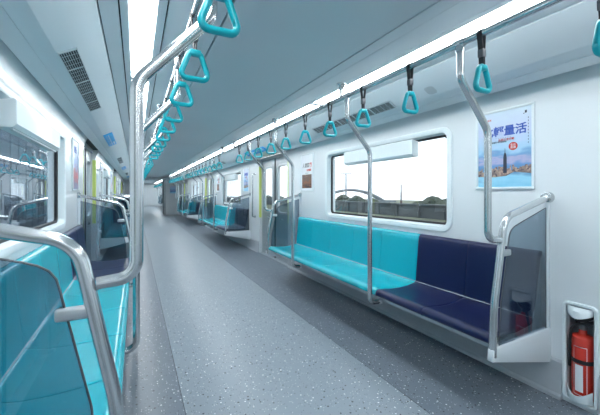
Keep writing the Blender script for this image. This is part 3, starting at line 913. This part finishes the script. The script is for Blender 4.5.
def make_ext():
    t = thing('fire_extinguisher', '', 'fire extinguisher', (0,0,0))
    bm = bmesh.new(); r = .0505
    lathe(bm, [(.034, 0), (.046, .004), (r, .014), (r, .350), (.049, .359), (.044, .364), (.026, .370), (.020, .376), (.018, .398)], (0,0), 28)
    obj('cylinder', bm, M['red'], t, auto=50)
    def wrap(bm, a0, a1, z0, z1, rr=.0513, n=14):
        A = []
        for k in range(n+1):
            a = math.radians(a0+(a1-a0)*k/n); A.append((rr*math.cos(a), rr*math.sin(a)))
        lo = [bm.verts.new((x, y, z0)) for x, y in A]; hi = [bm.verts.new((x, y, z1)) for x, y in A]
        for k in range(n): bm.faces.new((lo[k], lo[k+1], hi[k+1], hi[k])).smooth = True
    # faces the viewer: aisle (-x) and rearward (-y)
    bm = bmesh.new(); wrap(bm, 160, 202, .055, .205); obj('label_sheet', bm, M['paper'], t, auto=0)
    bm = bmesh.new()
    for z in (.035, .305): wrap(bm, 152, 222, z, z+.003, .0517)
    wrap(bm, 152, 154.5, .035, .308, .0517, 2); wrap(bm, 219.5, 222, .035, .308, .0517, 2)
    obj('label_border', bm, M['paper'], t, auto=0)
    bm = bmesh.new()
    lp = [[(rr*math.cos(2*PI*k/28), rr*math.sin(2*PI*k/28), z) for k in range(28)] for rr, z in ((.0505, .212), (.054, .213), (.054, .234), (.0505, .235))]
    loft(bm, lp, smooth=False); obj('strap_band', bm, M['black'], t)
    bm = bmesh.new(); lathe(bm, [(.018, .395), (.020, .40), (.020, .42), (.014, .425), (.014, .438)], (0,0), 16); obj('valve', bm, M['clip'], t)
    bm = bmesh.new()
    prism(bm, [(-.030, .412), (.02, .420), (.045, .440), (.047, .452), (.018, .440), (-.030, .432)], 'x', -.014, .014)
    prism(bm, [(-.034, .436), (.02, .446), (.048, .470), (.044, .480), (.012, .466), (-.036, .454)], 'x', -.012, .012)
    bmesh.ops.transform(bm, matrix=Matrix.Rotation(math.radians(200), 4, 'Z'), verts=bm.verts[:])
    obj('lever', bm, M['black'], t)
    bm = bmesh.new(); tube(bm, rounded([(-.012, .01, .43), (-.035, .02, .43), (-.044, .036, .40), (-.040, .046, .33), (-.022, .054, .17)], .02, 5), .007, 10)
    obj('hose', bm, M['black'], t, auto=50)
    return t
P_x = make_ext()
yc = (NY0+NY1)/2
place(P_n, 1, W, yc, 0, 'white open extinguisher cabinet set in the wall right of the near screen', None)
place(P_n, -1, W, MOD+yc, 0, 'white open extinguisher cabinet on the left wall past the nearest doors', None)
place(P_x, 1, W+.030, yc, NZ0+.003, 'red fire extinguisher in the cabinet at the lower right', None)
place(P_x, -1, W+.030, MOD+yc, NZ0+.003, 'red fire extinguisher on the left wall past the nearest doors', None)

# ------------------------------------------------------------------ outside
bm = bmesh.new(); box(bm, -80, 160, -60, 220, -3.6, -3.5)
struct(obj('ground_outside', bm, M['grass']), 'dry grass ground outside the train', 'ground')
bm = bmesh.new()
box(bm, 13.5, 13.8, -10, 60, -3.5, .55); box(bm, 13.42, 13.88, -10, 60, .55, .63)
y = -10
while y < 60: box(bm, 13.38, 13.5, y, y+.22, -3.5, .53); y += 1.6
tag(obj('concrete_parapet', bm, M['concrete']), 'long grey concrete parapet wall outside the right windows', 'wall')
bm = bmesh.new(); box(bm, -4.6, -4.3, -12, 50, -3.5, 5.0)  # added backdrop: hides the white sky so left panes show reflections
for k in range(60): box(bm, -4.3, -4.26, -12+k, -11.9+k, -3.5, 5.0)
tag(obj('depot_shed_wall', bm, M['depot']), 'grey ribbed backdrop wall added to darken the left windows', 'wall')
bm = bmesh.new(); prism(bm, [(7, -3.5), (8.5, -.75), (10, -.35), (13.36, -.10), (13.36, -3.5)], 'y', -10, 60)
struct(obj('grass_bank', bm, M['grass']), 'dry grass bank in front of the concrete parapet', 'ground')
# arch bridge
def arch(x, y0, y1, zb, h, th, bm):
    n = 32; path = []
    for k in range(n+1):
        u = k/n; path.append((x, y0+(y1-y0)*u, zb+h*4*u*(1-u)))
    tube(bm, path, th, 8)
t = thing('arch_bridge', 'grey steel arch bridge seen through the nearest right window', 'bridge', (70.8, 98.6, -3.5))
bm = bmesh.new(); arch(0, -13, 13, 1.0, 4.8, .45, bm); obj('arch_rib', bm, M['bridge'], t)
bm = bmesh.new(); arch(5, -13, 13, 1.0, 4.8, .45, bm); obj('arch_rib', bm, M['bridge'], t)
bm = bmesh.new(); box(bm, -.3, 5.3, -16, 16, 1.4, 2.0)
for y in range(-12, 13, 3): tube(bm, [(0, y, 1.0), (0, y, 1.0+4.8*4*((y+13)/26)*(1-(y+13)/26))], .08, 6)
obj('deck', bm, M['bridge'], t)
for y in (-13, 13):
    bm = bmesh.new(); box(bm, 0, 5, y-.6, y+.6, 0, 1.4); obj('pier', bm, M['concrete'], t)
t.rotation_euler = (0, 0, math.radians(-117))
# floodlight mast
t = thing('floodlight_mast', 'thin floodlight mast on the skyline outside the right window', 'mast', (34.9, 49.6, -3.5))
bm = bmesh.new(); tube(bm, [(0,0,0), (0,0,8.3)], [.20, .13], 10); obj('mast', bm, M['bridge'], t)
bm = bmesh.new()
for a in range(6): bbox(bm, -1.0+a*.36, -.8+a*.36, -.12, .12, 8.25, 8.5, .02)
box(bm, -1.0, 1.0, -.05, .05, 8.25, 8.32); obj('floodlight_head', bm, M['bridge'], t)
t.rotation_euler = (0, 0, math.radians(-35))
# striped chimney
t = thing('striped_chimney', 'thin striped chimney on the skyline in the nearest right window', 'chimney', (55, 56.1, -3.5))
z = 0
for k in range(7):
    bm = bmesh.new(); h = 6.8/7; r0 = .27-.02*k; lathe(bm, [(r0, k*h), (r0-.015, (k+1)*h-.001)], (0,0), 16)
    obj('chimney_band', bm, M['brick' if k % 2 == 0 else 'bridge'], t)
# bushes on the far side of the parapet
def make_bush():
    t = thing('hedge_bush', '', 'bush', (0,0,0))
    bm = bmesh.new(); rnd = random.Random(5)
    for k in range(16):
        a = rnd.uniform(0, 2*PI); rr = rnd.uniform(0, 1.0)
        q = bmesh.new(); bmesh.ops.create_icosphere(q, subdivisions=2, radius=rnd.uniform(.6, 1.0), matrix=Matrix.Translation((rr*math.cos(a), rr*math.sin(a), 3.4+rnd.uniform(-.7, .8))))
        for v in q.verts: v.co += Vector((rnd.uniform(-.12, .12), rnd.uniform(-.12, .12), rnd.uniform(-.12, .12)))
        merge(bm, q)
    obj('foliage', bm, M['leaf'], t, auto=0)
    bm = bmesh.new(); tube(bm, [(0,0,0), (.1,0,3)], [.16, .10], 8); tube(bm, [(.05,0,2), (-.6,.3,3.2)], [.08, .05], 8); obj('trunk', bm, M['bark'], t)
    return t
P_b = make_bush()
rnd = random.Random(11)
spots = [(18+rnd.uniform(0, 5)+.05*y, y, rnd.uniform(.96, 1.06)) for y in (3, 7, 11, 15, 19, 23, 27, 31, 35, 39, 43, 47, 51, 55)]
for i, (x, y, sc) in enumerate(spots):
    o = P_b if i == 0 else copy_tree(P_b)
    o.location = (x, y, -3.5); o.scale = (sc*1.0, sc*1.0, .84*sc); o.rotation_euler = (0, 0, rnd.uniform(0, 6))
    tag(o, f'dark green tree behind the concrete parapet, {["first","second","third","fourth","fifth","sixth","seventh","eighth","ninth","tenth","eleventh","twelfth","thirteenth","fourteenth"][i]} from the right', None, 'trees behind the parapet')

# ------------------------------------------------------------------ world: bright overcast
w = bpy.data.worlds.new('overcast_sky'); SC.world = w; w.use_nodes = True; nt = w.node_tree
bg = nt.nodes['Background']; tc = nt.nodes.new('ShaderNodeTexCoord'); nz = nt.nodes.new('ShaderNodeTexNoise'); nz.inputs['Scale'].default_value = 2.5
r = nt.nodes.new('ShaderNodeValToRGB'); r.color_ramp.elements[0].color = (.84, .90, .96, 1); r.color_ramp.elements[1].color = (1, 1, 1, 1)
nt.links.new(tc.outputs['Generated'], nz.inputs['Vector']); nt.links.new(nz.outputs['Fac'], r.inputs['Fac']); nt.links.new(r.outputs['Color'], bg.inputs['Color'])
bg.inputs['Strength'].default_value = 1.7

# ------------------------------------------------------------------ camera
cam = bpy.data.cameras.new('camera'); co = bpy.data.objects.new('camera', cam); COL.objects.link(co)
co.location = (0, 0, 1.22); co.rotation_euler = (PI/2, 0, math.radians(-27))
cam.sensor_width = 36; cam.lens = 322/600*36; cam.shift_y = -14.5/600; cam.clip_start = .02; cam.clip_end = 500
SC.camera = co
SC.cycles.max_bounces = 14; SC.cycles.diffuse_bounces = 7; SC.cycles.glossy_bounces = 5; SC.cycles.transparent_max_bounces = 24
vs = SC.view_settings; vs.view_transform = 'Standard'; vs.look = 'None'; vs.gamma = 1; vs.exposure = 0.75
try: vs.use_curve_mapping = False
except Exception: pass
for o in bpy.data.objects:
    if o.parent is None and o.type in ('MESH', 'EMPTY'):
        if 'category' not in o: print('no category', o.name)
        if not o.get('label'): print('no label', o.name)
